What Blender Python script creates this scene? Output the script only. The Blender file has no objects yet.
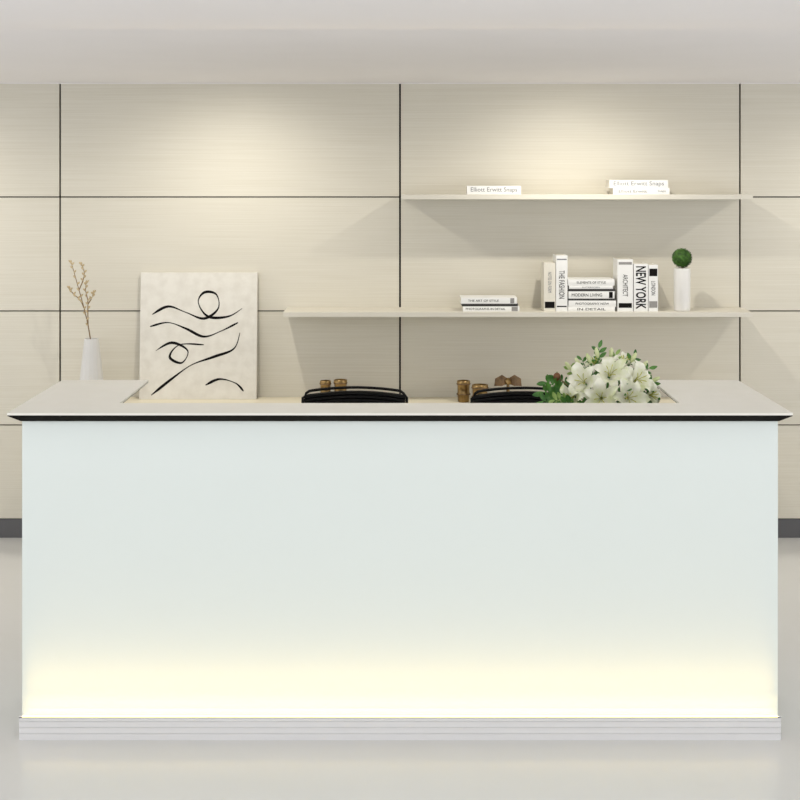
import bpy, bmesh, math, random
from mathutils import Vector, Matrix
random.seed(4)
S = bpy.context.scene
COL = S.collection
F = 1450.0; H = 1.773; HY = 177.0
def X(px, Y): return (px-400)*Y/F
def Z(py, Y): return H-(py-HY)*Y/F
PI = math.pi

# ------------------------------------------------------------ materials
def lin(c):
    r = []
    for v in c:
        v /= 255.0
        r.append(v/12.92 if v <= .04045 else ((v+.055)/1.055)**2.4)
    return (*r, 1)
def mat(name, c, rough=.5, metal=0, c2=None, nscale=20, stretch=(1,1,1), coat=0, bump=0, emit=0, spec=.5, sheen=0, lo=.3, hi=.7, island=0):
    m = bpy.data.materials.new(name); m.use_nodes = True
    nt = m.node_tree; N = nt.nodes; L = nt.links
    b = N['Principled BSDF']
    b.inputs['Base Color'].default_value = lin(c)
    b.inputs['Roughness'].default_value = rough
    b.inputs['Metallic'].default_value = metal
    b.inputs['Coat Weight'].default_value = coat
    b.inputs['Coat Roughness'].default_value = .03
    b.inputs['Specular IOR Level'].default_value = spec
    tc = N.new('ShaderNodeTexCoord'); mp = N.new('ShaderNodeMapping'); mp.inputs['Scale'].default_value = stretch
    L.new(tc.outputs['Object'], mp.inputs['Vector'])
    n = N.new('ShaderNodeTexNoise'); n.inputs['Scale'].default_value = nscale; n.inputs['Detail'].default_value = 6
    vec = mp.outputs['Vector']
    if island:
        g = N.new('ShaderNodeNewGeometry'); cb = N.new('ShaderNodeVectorMath'); cb.operation = 'SCALE'
        cb.inputs[0].default_value = (31, 17, 23); L.new(g.outputs['Random Per Island'], cb.inputs['Scale'])
        ad = N.new('ShaderNodeVectorMath'); ad.operation = 'ADD'
        L.new(vec, ad.inputs[0]); L.new(cb.outputs[0], ad.inputs[1]); vec = ad.outputs[0]
    L.new(vec, n.inputs['Vector'])
    if c2:
        r = N.new('ShaderNodeValToRGB'); r.color_ramp.elements[0].color = lin(c2); r.color_ramp.elements[1].color = lin(c)
        r.color_ramp.elements[0].position = lo; r.color_ramp.elements[1].position = hi
        L.new(n.outputs['Fac'], r.inputs['Fac']); L.new(r.outputs['Color'], b.inputs['Base Color'])
    if bump:
        bp = N.new('ShaderNodeBump'); bp.inputs['Strength'].default_value = bump; bp.inputs['Distance'].default_value = .002
        L.new(n.outputs['Fac'], bp.inputs['Height']); L.new(bp.outputs['Normal'], b.inputs['Normal'])
    if emit:
        b.inputs['Emission Color'].default_value = lin(c); b.inputs['Emission Strength'].default_value = emit
    return m
M = {}
M['wood'] = mat('pale_wood_veneer', (219,215,203), .5, c2=(211,206,192), nscale=8, stretch=(.28,1,28), lo=.3, hi=.72, island=1, spec=.25)
M['shelf'] = mat('shelf_veneer', (222,218,206), .45, c2=(216,211,198), nscale=6, stretch=(.35,4,22))
M['seam'] = mat('dark_joint', (30,27,24), .8, spec=.1)
M['base'] = mat('dark_grey_baseboard', (96,96,99), .4, c2=(88,88,91), nscale=6)
M['ceil'] = mat('ceiling_paint', (238,235,235), .9, c2=(236,233,233), nscale=3)
M['floor'] = mat('polished_floor', (217,217,216), .2, c2=(214,214,212), nscale=1.5, spec=.35)
M['glass'] = mat('white_back_painted_glass', (228,236,233), .12, c2=(227,235,232), nscale=.7, coat=.5, spec=.3)
M['top'] = mat('ivory_solid_surface', (243,241,233), .45, c2=(240,238,229), nscale=12, spec=.3)
M['black'] = mat('black_edge', (8,7,7), .6, c2=(11,10,10), nscale=10, spec=.05)
M['plinth'] = mat('satin_aluminium', (230,229,229), .38, .05, c2=(226,225,225), nscale=4, stretch=(.3,6,30))
M['led'] = mat('warm_led_diffuser', (255,240,205), .5, emit=.8)
M['cream'] = mat('cream_laminate', (238,231,209), .45, c2=(235,227,204), nscale=8)
M['paper'] = mat('page_block', (240,237,228), .8, c2=(215,210,198), nscale=60, stretch=(.1,.1,30))
M['white'] = mat('white_cover', (242,242,241), .4, c2=(239,239,237), nscale=10)
M['offw'] = mat('ivory_cover', (232,228,216), .45, c2=(226,221,208), nscale=10)
M['grey'] = mat('grey_cover', (150,148,146), .5, c2=(140,138,136), nscale=10)
M['dark'] = mat('black_cover', (50,49,49), .45, c2=(58,56,56), nscale=10)
M['ink'] = mat('black_ink', (20,18,18), .7, c2=(26,24,24), nscale=30, spec=.1)
M['gink'] = mat('grey_ink', (136,137,142), .6, c2=(128,129,134), nscale=30, spec=.1)
M['leather'] = mat('black_leather', (17,15,15), .55, c2=(10,9,9), nscale=90, bump=.4, spec=.2)
M['frame'] = mat('black_chair_frame', (10,10,10), .55, c2=(14,14,14), nscale=20, spec=.2)
M['chrome'] = mat('chrome', (200,200,200), .15, 1, c2=(190,190,190), nscale=9)
M['brass'] = mat('aged_brass', (176,148,100), .28, .9, c2=(112,90,56), nscale=22)
M['brown'] = mat('brown_woven_wood', (132,104,70), .6, c2=(80,60,38), nscale=40, bump=.6)
M['ceramic'] = mat('grey_white_ceramic', (214,213,211), .3, c2=(208,207,205), nscale=6, coat=.2)
M['pot'] = mat('white_glazed_pot', (232,231,228), .3, c2=(226,224,220), nscale=10, coat=.3)
M['green'] = mat('topiary_green', (76,122,36), .6, c2=(30,66,14), nscale=60)
M['leaf'] = mat('leaf_green', (98,152,66), .45, c2=(46,98,38), nscale=30)
M['leafl'] = mat('pale_leaf_green', (170,196,112), .5, c2=(124,162,78), nscale=30)
M['petal'] = mat('cream_petal', (247,247,230), .5, c2=(214,222,166), nscale=18, lo=.3, hi=.55)
M['stamen'] = mat('yellow_green_stamen', (206,204,96), .5, c2=(176,176,72), nscale=40)
M['bud'] = mat('pale_bud', (226,230,186), .5, c2=(192,206,138), nscale=25)
M['twig'] = mat('golden_brown_twig', (146,122,88), .8, c2=(112,90,62), nscale=40)
M['tbud'] = mat('beige_bud', (206,188,152), .8, c2=(174,154,118), nscale=40)
M['canvas'] = mat('primed_canvas', (230,227,219), .85, c2=(219,215,206), nscale=18, bump=.3, lo=.3, hi=.6)
M['pod'] = mat('brown_seed_pod', (130,84,46), .5, c2=(92,56,30), nscale=60, bump=.6)

# ------------------------------------------------------------ helpers
def link(name, me, m=None, parent=None):
    o = bpy.data.objects.new(name, me); COL.objects.link(o)
    if m: me.materials.append(m)
    if parent: o.parent = parent
    return o
def obj(name, bm, m, parent=None, smooth=False, bevel=0, loc=None):
    bmesh.ops.recalc_face_normals(bm, faces=bm.faces)
    me = bpy.data.meshes.new(name); bm.to_mesh(me); bm.free()
    if smooth:
        for p in me.polygons: p.use_smooth = True
    o = link(name, me, m, parent)
    if loc: o.location = loc
    if bevel:
        bv = o.modifiers.new('bevel', 'BEVEL'); bv.width = bevel; bv.segments = 2; bv.limit_method = 'ANGLE'
    return o
def tag(o, label, cat, group=None):
    o['label'] = label; o['category'] = cat
    if group: o['group'] = group
    return o
def thing(name, loc, label, cat, group=None, rz=0):
    o = bpy.data.objects.new(name, None); COL.objects.link(o); o.location = loc; o.rotation_euler = (0,0,rz)
    o.empty_display_size = .05
    return tag(o, label, cat, group)
def box(bm, x0, x1, y0, y1, z0, z1):
    v = [bm.verts.new(p) for p in [(x0,y0,z0),(x1,y0,z0),(x1,y1,z0),(x0,y1,z0),(x0,y0,z1),(x1,y0,z1),(x1,y1,z1),(x0,y1,z1)]]
    for f in [(0,3,2,1),(4,5,6,7),(0,1,5,4),(1,2,6,5),(2,3,7,6),(3,0,4,7)]: bm.faces.new([v[i] for i in f])
def B(*a):
    bm = bmesh.new(); box(bm, *a); return bm
def lathe(bm, prof, n=32, c=(0,0)):
    rings = []
    for r, z in prof:
        rings.append([bm.verts.new((c[0]+r*math.cos(2*PI*i/n), c[1]+r*math.sin(2*PI*i/n), z)) for i in range(n)])
    for a, b in zip(rings, rings[1:]):
        for i in range(n): bm.faces.new([a[i], a[(i+1)%n], b[(i+1)%n], b[i]])
    bm.faces.new(rings[0][::-1]); bm.faces.new(rings[-1])
def tube(bm, pts, r, n=8):
    pts = [Vector(p) for p in pts]; rings = []
    for i, p in enumerate(pts):
        d = (pts[min(i+1,len(pts)-1)]-pts[max(i-1,0)]).normalized()
        a = d.cross(Vector((0,0,1)) if abs(d.z) < .9 else Vector((1,0,0))).normalized(); b = d.cross(a)
        rr = r[i] if isinstance(r, (list,tuple)) else r
        rings.append([bm.verts.new(p+rr*(math.cos(2*PI*k/n)*a+math.sin(2*PI*k/n)*b)) for k in range(n)])
    for s, t in zip(rings, rings[1:]):
        for k in range(n): bm.faces.new([s[k], s[(k+1)%n], t[(k+1)%n], t[k]])
    bm.faces.new(rings[0][::-1]); bm.faces.new(rings[-1])
def ellipsoid(bm, c, r, axis=Vector((0,0,1)), seg=10, ring=7):
    q = Vector(axis).to_track_quat('Z','Y').to_matrix().to_4x4()
    Mx = Matrix.Translation(c) @ q @ Matrix.Diagonal((r[0],r[1],r[2],1))
    bmesh.ops.create_uvsphere(bm, u_segments=seg, v_segments=ring, radius=1, matrix=Mx)
def catmull(P, k=8):
    P = [Vector((*p, 0)) for p in P]; Q = [P[0]]+P+[P[-1]]; out = []
    for i in range(1, len(Q)-2):
        a,b,c,d = Q[i-1],Q[i],Q[i+1],Q[i+2]
        for j in range(k):
            t = j/k
            out.append(.5*((2*b)+(c-a)*t+(2*a-5*b+4*c-d)*t*t+(3*b-a-3*c+d)*t**3))
    out.append(P[-1]); return out
def text_mesh(body, w=None, h=None, bold=0, ext=.0004):
    cu = bpy.data.curves.new('t', 'FONT'); cu.body = body; cu.size = 1; cu.offset = bold; cu.resolution_u = 3
    cu.align_x = 'CENTER'; cu.align_y = 'CENTER'
    to = bpy.data.objects.new('t', cu); COL.objects.link(to)
    dg = bpy.context.evaluated_depsgraph_get(); dg.update()
    me = bpy.data.meshes.new_from_object(to.evaluated_get(dg))
    bpy.data.objects.remove(to)
    xs = [v.co.x for v in me.vertices]; ys = [v.co.y for v in me.vertices]
    cx, cy = (min(xs)+max(xs))/2, (min(ys)+max(ys))/2; sx = w/(max(xs)-min(xs)); sy = h/(max(ys)-min(ys))
    for v in me.vertices: v.co = Vector(((v.co.x-cx)*sx, 0, (v.co.y-cy)*sy))
    return me

# ------------------------------------------------------------ setting
YW = H*F/361.0     # wall plane
xs = [-340*3,-340*2,-340,0,340,340*2,340*3]
wx = [p*YW/F for p in xs]
zr = [Z(p, YW) for p in (83,197,311,425,519)]
ztop = zr[0]
wb = obj('wall_back', B(-4.6, 4.6, YW+.02, YW+.12, 0, ztop+.12), M['seam']); wb['kind'] = 'structure'
bm = bmesh.new()
for i in range(len(wx)-1):
    for j in range(4):
        g = .0045; gh = .003
        box(bm, wx[i]+g, wx[i+1]-g, YW, YW+.0205, zr[j+1]+gh, zr[j]-(gh if j else .003))
wp = obj('wall_panelling', bm, M['wood'], wb); wp['kind'] = 'structure'
bb = obj('baseboard_back', B(-4.6, 4.6, YW+.004, YW+.02, 0, zr[4]-.001), M['base']); bb['kind'] = 'structure'
c = obj('ceiling', B(-4.6, 4.6, 2.6, YW+.12, ztop, ztop+.1), M['ceil']); c['kind'] = 'structure'
bm = bmesh.new(); box(bm, -4.6, 4.6, YW-.012, YW+.0, ztop-.004, ztop)
c = obj('trim_1', bm, M['ceil']); c['kind'] = 'structure'
f = obj('floor', B(-4.6, 4.6, .5, YW+.12, -.1, 0), M['floor']); f['kind'] = 'structure'

# ------------------------------------------------------------ reception desk
desk = thing('reception_desk', (0, 4.603, 0), 'long white reception desk with black edged top and glowing base', 'reception desk')
YP = 4.603; YC = 4.55; zt = Z(413, YC); YB = F*(H-zt)/203; YI = F*(H-zt)/226; XI = 280*YI/F; XO = 393*YC/F
def d(name, bm, m, **k):
    for v in bm.verts: v.co.y -= YP
    return obj(name, bm, m, desk, **k)
zb = Z(421, YP); YBB = YB-.05
zp = Z(718, 4.566)
d('front_panel', B(-1.2, 1.2, YP, YP+.04, zp-.05, zb), M['glass'], bevel=.0015)
for s in (-1, 1):
    d('side_panel', B(min(s*1.2,s*1.16), max(s*1.2,s*1.16), YP+.0405, YBB, 0, zb), M['glass'], bevel=.0015)
def ushape(zs, name, m):
    bm = bmesh.new(); L = []
    for z, oo, oi in zs:
        xo, yf, yb, xi, yi = XO-oo, YC+oo, YB-oo, XI+oi, YI-oi
        L.append([bm.verts.new((x,y,z)) for x,y in [(-xo,yf),(xo,yf),(xo,yb),(xi,yb),(xi,yi),(-xi,yi),(-xi,yb),(-xo,yb)]])
    for a, b in zip(L, L[1:]):
        for i in range(8): bm.faces.new([a[i],a[(i+1)%8],b[(i+1)%8],b[i]])
    for r in (L[0], L[-1]):
        bm.faces.new([r[0],r[5],r[6],r[7]]); bm.faces.new([r[0],r[1],r[4],r[5]]); bm.faces.new([r[1],r[2],r[3],r[4]])
    return d(name, bm, m)
ushape([(zt,.0008,.0008),(zt-.0008,0,0),(zt-.0075,0,0)], 'countertop', M['top'])
ushape([(zt-.0075,.001,.001),(zt-.010,.001,.001),(zb+.003,.034,.05)], 'countertop_edge', M['black'])
# plinth with grooves
bm = bmesh.new()
prof = [(4.566,0),(4.566,.018)]
for z in (.018,.037,.056,.072): prof += [(4.5695,z+.0008),(4.5695,z+.0032),(4.566,z+.004)]+([(4.566,z+.019 if z<.05 else z+.016)] if z<.07 else [])
prof += [(4.566,zp),(4.572,zp),(4.576,zp-.008),(4.6025,zp-.008),(4.6025,0)]
a = [bm.verts.new((-1.2,y,z)) for y,z in prof]; b = [bm.verts.new((1.2,y,z)) for y,z in prof]
for i in range(len(prof)): j=(i+1)%len(prof); bm.faces.new([a[i],a[j],b[j],b[i]])
bm.faces.new(a[::-1]); bm.faces.new(b)
d('plinth', bm, M['plinth'])
d('light_strip', B(-1.195, 1.195, 4.577, 4.600, zp-.008, zp-.002), M['led'])
d('work_surface', B(-1.16, 1.16, YP+.0405, YBB, .73, .75), M['cream'])

# ------------------------------------------------------------ low cabinet against the wall
zc = Z(397, YW); CF = YW-.40
cab = thing('low_cabinet', (0, YW-.001, 0), 'cream low cabinet along the wall behind the desk', 'cabinet')
def cc(name, bm, m, parent=cab, **k):
    for v in bm.verts: v.co.y -= YW-.001
    return obj(name, bm, m, parent, **k)
cc('body', B(-1.62,1.62,CF+.02,YW-.001,0,zc-.025), M['cream'])
cc('cabinet_top', B(-1.64,1.64,CF,YW-.001,zc-.0249,zc), M['cream'], bevel=.002)
for i in range(6):
    x0 = -1.62+i*.54
    dr = cc('door', B(x0+.003,x0+.537,CF+.002,CF+.0199,.08,zc-.03), M['cream'], bevel=.001)
    hx = x0+.5 if i%2==0 else x0+.04
    h = bmesh.new(); tube(h, [(hx,CF+.002,.5),(hx,CF-.012,.503),(hx,CF-.012,.597),(hx,CF+.002,.6)], .004)
    cc('handle', h, M['chrome'], dr)

# ------------------------------------------------------------ shelves
YS = YW/1.038
z1 = Z(194.5, YS); z2 = Z(312.2, YS); th = .023
xr = X(753, YS)
def shelf(x0, x1, z, label):
    o = obj('wall_shelf', B(0, x1-x0, YS-YW, -.0005, -th, 0), M['shelf'], bevel=.001, loc=(x0, YW, z))
    tag(o, label, 'shelf', 'floating wall shelves'); return o
shelf(X(401,YS), xr, z1, 'upper shorter pale wood floating shelf holding only flat white books')
shelf(X(283,YS), xr, z2, 'lower longer pale wood floating shelf with upright books and topiary')

# ------------------------------------------------------------ books
def book(x0, x1, yt, yb, Y, label, group, cover='white', depth=.15, text=None, vert=False, ink='ink', tw=.8, thh=.5, toff=0, bold=0, band=None, zbase=None, rz=0, text2=None):
    w = (x1-x0)*Y/F; hgt = (yb-yt)*Y/F; xc = X((x0+x1)/2, Y)
    z0 = zbase if zbase is not None else Z(yb, Y)
    r = thing('book', (xc, Y, z0), label, 'book', group, rz)
    Lx, T = (hgt, w) if vert else (w, hgt)
    def tf(me_or_bm):
        for v in me_or_bm:
            x,y,z = v.co
            if vert: v.co = Vector((z-T/2, y, Lx/2-x))
    ct = min(.0022, T*.16)
    bm = bmesh.new()
    P = [(0,0),(depth,0),(depth,ct),(ct*1.4,ct),(ct*1.4,T-ct),(depth,T-ct),(depth,T),(0,T),(-.0014,T*.5)]
    a = [bm.verts.new((-Lx/2,y,z)) for y,z in P]; b = [bm.verts.new((Lx/2,y,z)) for y,z in P]
    n = len(P)
    for i in range(n): j=(i+1)%n; bm.faces.new([a[i],a[j],b[j],b[i]])
    for r_ in (a, b):
        bm.faces.new([r_[0],r_[1],r_[2],r_[3]]); bm.faces.new([r_[0],r_[3],r_[4],r_[7],r_[8]]); bm.faces.new([r_[4],r_[5],r_[6],r_[7]])
    tf(bm.verts); obj('cover', bm, M[cover], r)
    bm = B(-Lx/2+.003, Lx/2-.003, ct*1.4, depth-.004, ct, T-ct); tf(bm.verts); obj('pages', bm, M['paper'], r)
    def addt(body, cx, w_, h_, inkm, bo):
        me = text_mesh(body, w_, h_, bo)
        for v in me.vertices: v.co = Vector((v.co.x+cx, -.0019, v.co.z+T/2))
        tf(me.vertices); link('title', me, M[inkm], r)
    if band:
        for b0, b1, bmcol in band:
            bm = B(-Lx/2+Lx*b0, -Lx/2+Lx*b1, -.0017, .0002, T*.08, T*.92); tf(bm.verts); obj('spine_band', bm, M[bmcol], r)
    if text: addt(text, toff*Lx, Lx*tw, T*thh, ink, bold)
    if text2: addt(text2[0], text2[1]*Lx, Lx*text2[2], T*text2[3], text2[4], 0)
    return r
YBK = YS+.04
G1='flat books on the upper shelf'; G2='books on the lower shelf'
YU = YS+.03
book(467,521,184.5,193,YU,'single flat white book alone at left of the upper shelf',G1,text='Elliott Erwitt Snaps',ink='gink',tw=.86,thh=.66,zbase=z1)
book(613,669.5,188,194.4,YU,'thin white book underneath the other on the upper shelf',G1,text='Elliott Erwitt',ink='gink',tw=.5,thh=.45,toff=-.15,zbase=z1,text2=('Snaps',.36,.14,.42,'gink'))
book(609.5,668,179.5,187.4,YU,'thicker white book lying on top of another on the upper shelf',G1,text='Elliott Erwitt Snaps',ink='gink',tw=.86,thh=.68,zbase=z1+6.45*YU/F)
YB2 = YBK; k = YB2/F
def stack(rows):
    zz = z2
    for x0,x1,h,cv,tx,tw_,th_,ik,bd,lb in rows:
        book(x0,x1,0,h,YB2,lb,G2,cover=cv,text=tx,tw=tw_,thh=th_,zbase=zz,ink=ik,band=bd,toff=(-.1 if bd else 0)); zz += (h+.06)*k
stack([(463,519.5,5.0,'white','PHOTOGRAPHS IN DETAIL',.7,.42,'ink',[(.86,.97,'grey')],'bottom flat white book of the three book stack at left'),
       (462,518,2.6,'dark',None,0,0,'ink',None,'thin dark flat book in the middle of the left stack'),
       (461,517,6.0,'white','THE ART OF STYLE',.55,.36,'ink',[(.88,.95,'grey')],'top flat white book of the three book stack at left')])
book(544,555.5,262.5,311,YB2,'upright ivory book leftmost on the lower shelf beside FASHION spine',G2,cover='offw',text='NOTES ON FORM',vert=True,tw=.42,thh=.3,ink='gink',zbase=z2,toff=-.1,band=[(.8,.93,'ink')])
book(556,567.5,255,311,YB2,'tallest upright white book with FASHION on its spine',G2,text='THE FASHION',vert=True,tw=.5,thh=.48,toff=.02,zbase=z2,band=[(.06,.08,'gink'),(.9,.92,'ink')])
stack([(568,615,4.6,'white','IN DETAIL',.6,.5,'ink',None,'bottom white book of the tall middle flat stack'),
       (568.5,616,6.2,'white','PHOTOGRAPHY NOW',.7,.34,'ink',None,'white book second from bottom of the tall middle stack'),
       (569,615,1.9,'dark',None,0,0,'ink',None,'very thin dark book low in the tall middle stack'),
       (568.5,614.5,7.2,'white','MODERN LIVING',.66,.42,'ink',[(.88,.96,'ink')],'thickest white book in the centre of the middle stack'),
       (568.3,615.5,2.4,'dark',None,0,0,'ink',None,'thin dark book third from top of the tall middle stack'),
       (569,613,3.2,'white','INTERIORS',.4,.4,'gink',None,'thin white book second from top of the middle stack'),
       (568,614.5,6.2,'white','ELEMENTS OF STYLE',.62,.36,'ink',None,'topmost flat white book of the tall middle stack')])
book(617.5,633,259,311,YB2,'upright white book with black spine blocks right of middle stack',G2,text='ARCHITECT',vert=True,tw=.42,thh=.32,toff=.0,zbase=z2,band=[(.05,.1,'grey'),(.84,.93,'ink')])
book(633.8,648,263.5,311,YB2,'upright white book with bold NEW YORK spine',G2,text='NEW YORK',vert=True,tw=.9,thh=.72,bold=.02,zbase=z2)
book(648.6,658,264.5,311,YB2,'thin upright white book rightmost with dark patches on spine',G2,text='LONDON',vert=True,tw=.3,thh=.42,zbase=z2,band=[(.08,.24,'ink'),(.78,.92,'grey')])

# ------------------------------------------------------------ topiary
YT = YS+.07; kx = YT/F
tp = thing('potted_topiary', (X(682,YT), YT, z2), 'round green topiary ball in a tall white cylinder pot', 'plant')
ph = Z(268, YT)-z2; pr = 8.2*kx
bm = bmesh.new(); lathe(bm, [(pr*.9,0),(pr*.97,.003),(pr,.01),(pr*1.02,ph-.004),(pr*1.0,ph),(pr*.88,ph),(pr*.86,ph-.012),(.002,ph-.012)], 36); obj('pot', bm, M['pot'], tp, True)
bm = bmesh.new(); tube(bm, [(0,0,ph-.014),(0,0,ph+.03)], .004); obj('stem', bm, M['twig'], tp)
rb = 10*kx; cz = Z(258, YT)-z2
bm = bmesh.new(); bmesh.ops.create_icosphere(bm, subdivisions=3, radius=rb*.9, matrix=Matrix.Translation((0,0,cz)))
for i in range(1300):
    u = Vector((random.gauss(0,1),random.gauss(0,1),random.gauss(0,1))).normalized(); p = u*rb*random.uniform(.87,.96)+Vector((0,0,cz))
    t = u.cross(Vector((random.random(),random.random(),random.random()))).normalized(); w = (t*.85+u*.4).normalized(); s = u.cross(t)
    l = .0075; bm.faces.new([bm.verts.new(q) for q in (p, p+w*l*.5+s*.0025, p+w*l, p+w*l*.5-s*.0025)])
obj('foliage', bm, M['green'], tp)

# ------------------------------------------------------------ canvas picture
CT = .028
cw = 117*(YW-.05)/F; ch_ = (Z(272, YW-.03)-zc)
pic = thing('canvas_picture', (X(198.5, YW-.05), YW-.075, zc), 'unframed off-white canvas with loose black brush lines leaning on the wall', 'picture')
tilt = math.atan2(.046, ch_); pic.rotation_euler = (-tilt, 0, 0)
bm = B(-cw/2, cw/2, 0, CT, 0, ch_); obj('canvas', bm, M['canvas'], pic, bevel=.002)
# plain generic brush marks: loose loops and arcs
strokes = [
 [(152,314),(168,306),(186,312),(204,318),(218,308),(216,294),(204,292),(198,302),(208,316),(228,316),(242,308)],
 [(150,326),(168,322),(186,328),(204,336),(222,330),(238,322)],
 [(240,332),(234,348),(214,356),(192,364),(172,378),(152,394)],
 [(156,350),(172,342),(188,350),(182,362),(170,356),(180,344),(204,344)],
 [(206,384),(220,378),(236,382),(244,390)],
]
bm = bmesh.new()
for st_i, s in enumerate(strokes):
    p = catmull(s, 7); n = len(p)
    sc = cw/117
    pl = [Vector(((q.x-198.5)*sc, -.0006-.00003*st_i, (398-q.y)*ch_/126)) for q in p]
    prev = None
    for i in range(n):
        dd = (pl[min(i+1,n-1)]-pl[max(i-1,0)]); dd.y = 0; dd.normalize(); nn = Vector((-dd.z,0,dd.x))
        w = sc*(.9+.45*math.sin(i*.35+st_i*1.7))*min(1, .35+i/5, .35+(n-1-i)/5)
        cur = (bm.verts.new(pl[i]+nn*w), bm.verts.new(pl[i]-nn*w))
        if prev: bm.faces.new([prev[0],prev[1],cur[1],cur[0]])
        prev = cur
obj('brush_lines', bm, M['ink'], pic)

# ------------------------------------------------------------ twig vase
YV = YW-.17
v = thing('twig_vase', (X(91.5,YV), YV, zc), 'tapered grey white faceted vase at left end of the low cabinet', 'vase')
vh = Z(338.5,YV)-zc; kk = YV/F
bm = bmesh.new(); lathe(bm, [(13.4*kk,0),(14.4*kk,.003),(14.4*kk,.006),(7.3*kk,vh-.003),(7.1*kk,vh),(6.4*kk,vh),(6.2*kk,vh*.9)], 16)
obj('body', bm, M['ceramic'], v)
tw = thing('dried_branch', (X(90,YV), YV, zc+vh*.905), 'golden brown branch with small buds standing in the tapered vase', 'branch')
def tp2(px, py, dy=0): return Vector((X(px,YV)-tw.location.x, dy, Z(py,YV)-tw.location.z))
br = [[(91,343),(88,325),(84,308),(79,290),(74,272),(71,262)],
      [(84,308),(80,300),(73,294),(69,288)],
      [(88,325),(88,312),(88,300),(86,290),(87,282)],
      [(79,290),(83,280),(84,272),(81,264)],
      [(88,304),(92,298),(94,292)]]
for i, b_ in enumerate(br):
    bm = bmesh.new(); sp = catmull(b_, 3); dy = [.0,.012,-.014,.01,-.012,.01][i]
    pts = [tp2(q.x, q.y, dy*j/len(sp)) for j, q in enumerate(sp)]
    tube(bm, pts, [.0032-.0018*j/len(pts) for j in range(len(pts))], 6)
    bo = obj('branch', bm, M['twig'], tw)
    for j in range(3, len(pts), 1):
        bm = bmesh.new()
        o_ = Vector(((-1)**j*.007, random.uniform(-.005,.005), .004)); ellipsoid(bm, pts[j]+o_*.7, (.0046,.0046,.0092), o_+Vector((0,0,.004)), 8, 6)
        obj('bud', bm, M['tbud'], bo, True)
    bm = bmesh.new(); ellipsoid(bm, pts[-1], (.0048,.0048,.010), Vector((0,0,1)), 8, 6)
    obj('bud', bm, M['tbud'], bo, True)

# ------------------------------------------------------------ brass cups, knot ornament
def cup(px, w, yt, Y, label):
    r = w/2*Y/F; h = Z(yt, Y)-zc
    t = thing('brass_cup', (X(px,Y), Y, zc), label, 'cup', 'brass cups on the low cabinet')
    bm = bmesh.new(); lathe(bm, [(r*.8,0),(r*.9,.004),(r*.93,h*.3),(r,h*.32),(r,h*.42),(r*.93,h*.45),(r*.95,h*.78),(r*1.03,h*.8),(r*1.03,h*.9),(r,h),(r*.85,h),(r*.82,h*.5),(r*.1,h*.48)], 28)
    obj('cup_body', bm, M['brass'], t, True)
    for f_ in (.32,.8):
        bm = bmesh.new()
        ring=[Vector((1.03*r*math.cos(2*PI*i/24),1.03*r*math.sin(2*PI*i/24),h*(f_+.05))) for i in range(25)]; tube(bm, ring, .0025, 6)
        obj('rim_band', bm, M['brown'], t, True)
cup(325.5, 11, 380.5, YW-.14, 'small brass cup left of the pair behind the left chair')
cup(340.5, 13, 379.5, YW-.16, 'wider brass cup right of the pair behind the left chair')
cup(463.5, 13, 380.5, YW-.15, 'tall brass cup between the two black chairs')
cup(480, 16, 384.5, YW-.22, 'low broad brass cup peeking over left end of right chair')
YK = YW-.16
kn = thing('bow_ornament', (X(508,YK), YK, zc), 'brown faceted bow shaped ornament behind the right chair', 'ornament')
hk = Z(374,YK)-zc; kk = YK/F
bm = bmesh.new(); lathe(bm, [(.03,0),(.03,.01),(.008,.014),(.008,hk-.055)], 16); obj('stand', bm, M['brass'], kn)
for s in (-1, 1):
    bm = bmesh.new(); zc_ = hk-.034
    P = [(0,0,zc_-.012),(0,0,zc_+.012),(s*.03,-.02,zc_+.033),(s*.062,0,zc_+.012),(s*.066,0,zc_-.024),(s*.03,-.024,zc_-.02),(s*.03,.022,zc_+.026),(s*.03,.024,zc_-.022)]
    for p in P: bm.verts.new(p)
    bmesh.ops.convex_hull(bm, input=bm.verts[:]); obj('loop', bm, M['brown'], kn)
bm = bmesh.new(); bmesh.ops.create_icosphere(bm, subdivisions=1, radius=.02, matrix=Matrix.Translation((0,-.006,hk-.036))); obj('knot', bm, M['brass'], kn)

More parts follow.
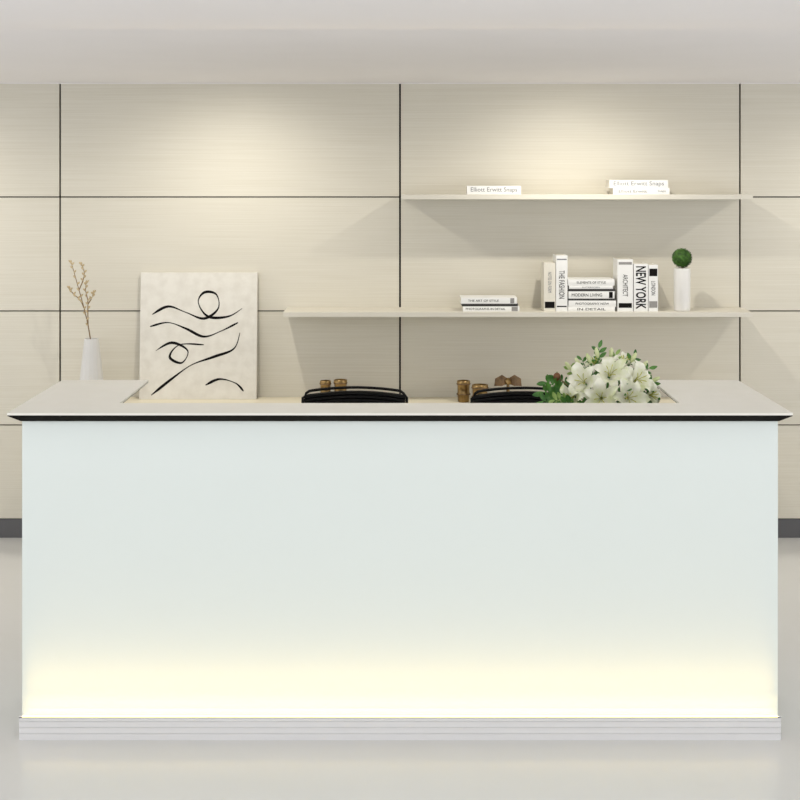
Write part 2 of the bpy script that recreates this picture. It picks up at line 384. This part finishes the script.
# ------------------------------------------------------------ chairs: thin curved top rail above a slatted back
def chair(px0, px1, pyt, Y, label):
    w = (px1-px0)*Y/F; xc = X((px0+px1)/2, Y); h = Z(pyt, Y)
    t = thing('office_chair', (xc, Y-.25, 0), label, 'chair', 'chairs behind the reception desk')
    def yy(x): return .25-.055*(x/(w/2))**2
    def dz(x): return -.012*(x/(w/2))**2
    bm = bmesh.new(); z0, z1_ = .50, h-.020; ns = 24; sh = (z1_-z0)/ns; nx = 24
    prof = []
    for i in range(ns): prof += [(z0+i*sh, .0), (z0+i*sh+.003, -.009), (z0+(i+1)*sh-.004, -.009), (z0+(i+1)*sh-.001, 0)]
    cols = []
    for i in range(nx+1):
        x = (-1+2*i/nx)*(w/2-.012)
        cols.append([bm.verts.new((x, yy(x)+.03*((z-z0)/(z1_-z0)-.5)+o_, z+dz(x))) for z, o_ in prof]+[bm.verts.new((x, yy(x)+.03*((z-z0)/(z1_-z0)-.5)+.012, z+dz(x))) for z, o_ in prof[::-1]])
    m_ = len(cols[0])
    for a, b in zip(cols, cols[1:]):
        for q in range(m_): bm.faces.new([a[q], a[(q+1)%m_], b[(q+1)%m_], b[q]])
    L_ = m_//2
    for cl in (cols[0], cols[-1]):
        for q in range(L_-1): bm.faces.new([cl[q], cl[q+1], cl[m_-2-q], cl[m_-1-q]])
    obj('backrest', bm, M['leather'], t)
    pts = []
    for i in range(33):
        u = -1+2*i/32; x = u*w/2*.975; e = max(0,abs(u)-.85)/.15; pts.append((x, yy(x)+.015, h-.006+dz(x)-.024*e*e))
    bm = bmesh.new(); tube(bm, [(pts[0][0],pts[0][1]-.02,.5)]+pts+[(pts[-1][0],pts[-1][1]-.02,.5)], .006, 8); obj('back_frame', bm, M['frame'], t, True)
    obj('seat', B(-w/2+.01, w/2-.01, -.24, .19, .43, .50), M['leather'], t, bevel=.025)
    bm = bmesh.new(); lathe(bm, [(.022,.07),(.022,.30),(.03,.30),(.03,.44)], 20); obj('column', bm, M['chrome'], t, False)
    bm = bmesh.new(); tube(bm, [(0,.15,.42),(0,.27,.418),(0,.285,.46),(0,.272,.62)], .014, 8); obj('back_bracket', bm, M['frame'], t)
    for s in (-1,1):
        bm = bmesh.new(); x = s*(w/2-.008); tube(bm, [(x,-.12,.44),(x*1.08,-.13,.52),(x*1.08,-.12,.62),(x*1.08,.05,.64),(x,.17,.62),(x*.96,.2,.56)], .01, 8); obj('armrest', bm, M['frame'], t, True)
    for i in range(5):
        a = 2*PI*i/5+.3; cx, cy = .27*math.cos(a), .27*math.sin(a)
        bm = bmesh.new(); tube(bm, [(0,0,.09),(cx,cy,.07)], [.02,.012], 8); lg = obj('base_leg', bm, M['chrome'], t)
        bm = bmesh.new(); p = Vector((-math.sin(a),math.cos(a),0))*.012; q = Vector((cx,cy,.027)); tube(bm, [q-p,q+p], .027, 16); obj('caster', bm, M['frame'], lg)
chair(302, 408, 386.5, 6.15, 'black slatted back chair at left behind the desk in full view')
chair(470, 576, 387, 6.15, 'black slatted back chair at right partly hidden by the bouquet')

# ------------------------------------------------------------ flower arrangement
YF = 5.04; fx = X(603,YF); kk = YF/F
fa = thing('flower_arrangement', (fx, YF, .7505), 'white lily arrangement with green leaves on the right of the desk', 'flowers')
def P3(px, py, dy=0): return Vector((X(px,YF)-fx, dy, Z(py,YF)-.75))
bm = bmesh.new(); lathe(bm, [(.045,0),(.055,.004),(.07,.08),(.06,.16),(.042,.2),(.05,.225),(.045,.225),(.038,.2),(.002,.19)], 32); obj('vase', bm, M['pot'], fa, True)
root = Vector((0,0,.2))
def lily(c, axis, R, name='flower'):
    axis = Vector(axis).normalized(); q = axis.to_track_quat('Z','Y').to_matrix()
    bm = bmesh.new()
    off = random.random()*2
    for i in range(6):
        a = off+i*PI/3; inner = i%2; Lr = R*(1 if inner else .94)*random.uniform(.86,1.14); W = R*(.29 if inner else .21)
        curl = random.uniform(.3,1.5)
        rows = []
        for j in range(11):
            t = j/10; rad = Lr*(.06+.94*t**1.1); z = R*(.62*math.sin(min(1,t*1.25)*PI/2)-.45*curl*max(0,t-.6)**1.3*2.2)+(.004 if inner else 0)
            w = W*math.sin(PI*min(1,(t*.9+.1))**1.05)**1.05*(1 if t<1 else 0)
            rr = []
            for m_ in (-1,-.5,0,.5,1):
                lx = rad; ly = m_*w; lz = z+abs(m_)*w*.55+ .0018*math.sin(j*2.3+m_*3)
                x = lx*math.cos(a)-ly*math.sin(a); y = lx*math.sin(a)+ly*math.cos(a)
                rr.append(bm.verts.new(Vector(c)+q@Vector((x,y,lz-R*.35))))
            rows.append(rr)
        for r1, r2 in zip(rows, rows[1:]):
            for m_ in range(4): bm.faces.new([r1[m_],r1[m_+1],r2[m_+1],r2[m_]])
    fl = obj(name, bm, M['petal'], fa, True)
    for i in range(6):
        bm = bmesh.new()
        a = i*PI/3+.2; p0 = Vector((0,0,-R*.25)); p1 = Vector((.12*R*math.cos(a),.12*R*math.sin(a),R*.25)); p2 = Vector((.24*R*math.cos(a),.24*R*math.sin(a),R*.42)); p3 = Vector((.3*R*math.cos(a),.3*R*math.sin(a),R*.47))
        tube(bm, [Vector(c)+q@p for p in (p0,p1,p2,p3)], [.0011,.0011,.0018,.0008], 5)
        obj('stamen', bm, M['stamen'], fl, True)
    bm = bmesh.new(); e = Vector(c)-axis*R*.3; mid = (e+root)/2+Vector((0,0,-.01)); tube(bm, [e, mid, root], .0028, 6); obj('stem', bm, M['leaf'], fl, True)
fl = [((582,380),(-.5,-1,.45),.078,-.05),((608,373),(.0,-1,.6),.078,-.04),((635,379),(.5,-.9,.45),.074,-.03),
      ((597,394),(-.2,-1,.15),.074,-.10),((624,394),(.2,-1,.2),.076,-.09),((571,395),(-.8,-1,.1),.058,-.05),((648,393),(.8,-.9,.1),.052,-.05),
      ((624,364),(.3,-.4,1),.052,.02),((596,366),(-.3,-.5,1),.05,.03)]
for (p, ax, R, dy) in fl: lily(P3(p[0],p[1],dy), ax, R)
for (px,py,dy,ax) in [(597,353,0,(-.2,0,1)),(588,358,-.02,(-.4,0,1)),(634,358,.01,(.5,0,.9)),(655,380,0,(.9,0,.5)),(645,366,.02,(.7,0,.8)),(569,367,.01,(-.6,0,.8)),(612,354,.02,(.1,0,1)),(578,363,0,(-.5,0,.9))]:
    bm = bmesh.new(); c = P3(px,py,dy); ellipsoid(bm, c, (.0075,.0075,.02), Vector(ax), 10, 8); b_ = obj('bud', bm, M['bud'], fa, True)
    bm = bmesh.new(); tube(bm, [c-Vector(ax).normalized()*.015, (c+root)/2, root], .002, 6); obj('stem', bm, M['leaf'], b_, True)
def leafbranch(p1, dy, nl, L, m, spread=.5):
    bm = bmesh.new(); e = P3(*p1, dy); mid = root.lerp(e, .55)+Vector((0,0,.015))
    pts = [root, mid, e]; tube(bm, pts, [.0025,.002,.001], 5)
    dirm = (e-mid).normalized()
    for i in range(nl):
        t = .35+.65*i/(nl-1); b0 = mid.lerp(e, t)
        sd = -1 if i%2 else 1
        side = dirm.cross(Vector((random.uniform(-.4,.4),1,random.uniform(-.4,.4)))).normalized()*sd
        ld = (dirm*(.6 if i<nl-1 else 2)+side*1.0+Vector((0,random.uniform(-.5,.1),0))).normalized(); l = L*random.uniform(.75,1.15)
        wv = ld.cross(Vector((random.uniform(-.3,.3),-1,random.uniform(0,.6)))).normalized(); nrm = ld.cross(wv)
        rows = []
        for j in range(6):
            s_ = j/5; w = l*.23*math.sin(PI*min(.97,s_*.95+.03))**.8
            c0 = b0+ld*l*s_+nrm*l*.12*math.sin(s_*PI)
            rows.append([bm.verts.new(c0-wv*w+nrm*w*.3), bm.verts.new(c0), bm.verts.new(c0+wv*w+nrm*w*.3)])
        for r1, r2 in zip(rows, rows[1:]):
            for q_ in range(2): bm.faces.new([r1[q_],r1[q_+1],r2[q_+1],r2[q_]])
    obj('leafy_stem', bm, m, fa, True)
for a in [((600,349),.03,8,.030,'leaf'),((617,356),.03,8,.030,'leafl'),((636,358),.03,7,.030,'leaf'),((583,361),.03,7,.030,'leaf'),((571,370),.02,7,.032,'leafl'),
          ((547,383),.0,9,.038,'leaf'),((543,391),-.03,9,.038,'leaf'),((542,399),-.05,9,.040,'leaf'),((556,378),.03,7,.030,'leaf'),((650,369),.02,8,.030,'leaf'),((552,396),-.09,7,.036,'leafl'),
          ((652,383),.0,8,.030,'leaf'),((651,395),-.04,8,.032,'leaf'),((580,402),-.1,7,.036,'leaf'),((612,402),-.1,7,.036,'leafl'),((560,401),-.09,8,.038,'leaf'),((640,402),-.08,7,.032,'leaf'),
          ((566,390),.06,7,.036,'leaf'),((622,376),.07,7,.036,'leafl'),((596,378),.07,7,.036,'leaf'),((594,385),-.1,5,.024,'leafl'),((622,384),-.1,5,.024,'leaf')]:
    leafbranch(a[0], a[1], a[2], a[3], M[a[4]])
c = P3(557,377,.0); bm = bmesh.new(); ellipsoid(bm, c, (.013,.013,.015), Vector((0,0,1)), 14, 10); b_ = obj('seed_pod', bm, M['pod'], fa, True)
bm = bmesh.new(); tube(bm, [c, (c+root)/2, root], .002, 6); obj('stem', bm, M['twig'], b_, True)

# ------------------------------------------------------------ lights
def area(name, loc, to, sx, sy, e, col, spread=180):
    l = bpy.data.lights.new(name, 'AREA'); l.shape = 'RECTANGLE'; l.size = sx; l.size_y = sy; l.energy = e; l.color = col; l.spread = math.radians(spread)
    o = bpy.data.objects.new(name, l); COL.objects.link(o); o.location = loc
    o.rotation_euler = (Vector(to)-Vector(loc)).to_track_quat('-Z','Y').to_euler(); return o
def spot(x, y, e, tx, ty, tz, size=150, soft=.02, col=(1,.945,.83)):
    l = bpy.data.lights.new('downlight_and_fill', 'SPOT'); l.energy = e; l.color = col; l.spot_size = math.radians(size); l.spot_blend = 1; l.shadow_soft_size = soft
    o = bpy.data.objects.new('downlight_and_fill', l); COL.objects.link(o); o.location = (x,y,ztop-.03)
    o.rotation_euler = (Vector((tx,ty,tz))-o.location).to_track_quat('-Z','Y').to_euler()
for px in (-110, 235, 570, 910):
    x = X(px, YW); spot(x, YW-.74, 29, x, YW-.25, .8)
for x in (-1.05, -.35, .35, 1.05):  # added fill spots to brighten the countertop, not fixtures of the room
    spot(x, 5.05, 5, x, 4.95, 0, 95, .12, (1,.99,.97))
area('led_light', (0, 4.569, zp+.001), (0, 4.569+.5, zp+.85), 2.38, .012, .6, (1,.72,.30))
area('led_light_mid', (0, 4.569, zp+.001), (0, 4.569+.35, zp+1), 2.38, .012, .65, (1,.70,.26), 80)
area('led_light_narrow', (0, 4.569, zp+.001), (0, 4.569+.13, zp+1), 2.38, .012, .9, (1,.68,.22), 34)
w = bpy.data.worlds.new('w'); S.world = w; w.use_nodes = True
bg = w.node_tree.nodes['Background']; bg.inputs[0].default_value = (.985,.99,1,1); bg.inputs[1].default_value = 1.4
S.view_settings.view_transform = 'Standard'

cam = bpy.data.cameras.new('camera'); co = bpy.data.objects.new('camera', cam); COL.objects.link(co)
co.location = (0,0,H); co.rotation_euler = (PI/2,0,0); cam.sensor_width = 36; cam.lens = F/800*36; cam.shift_y = -(400-HY)/800
cam.clip_start = .05
S.camera = co
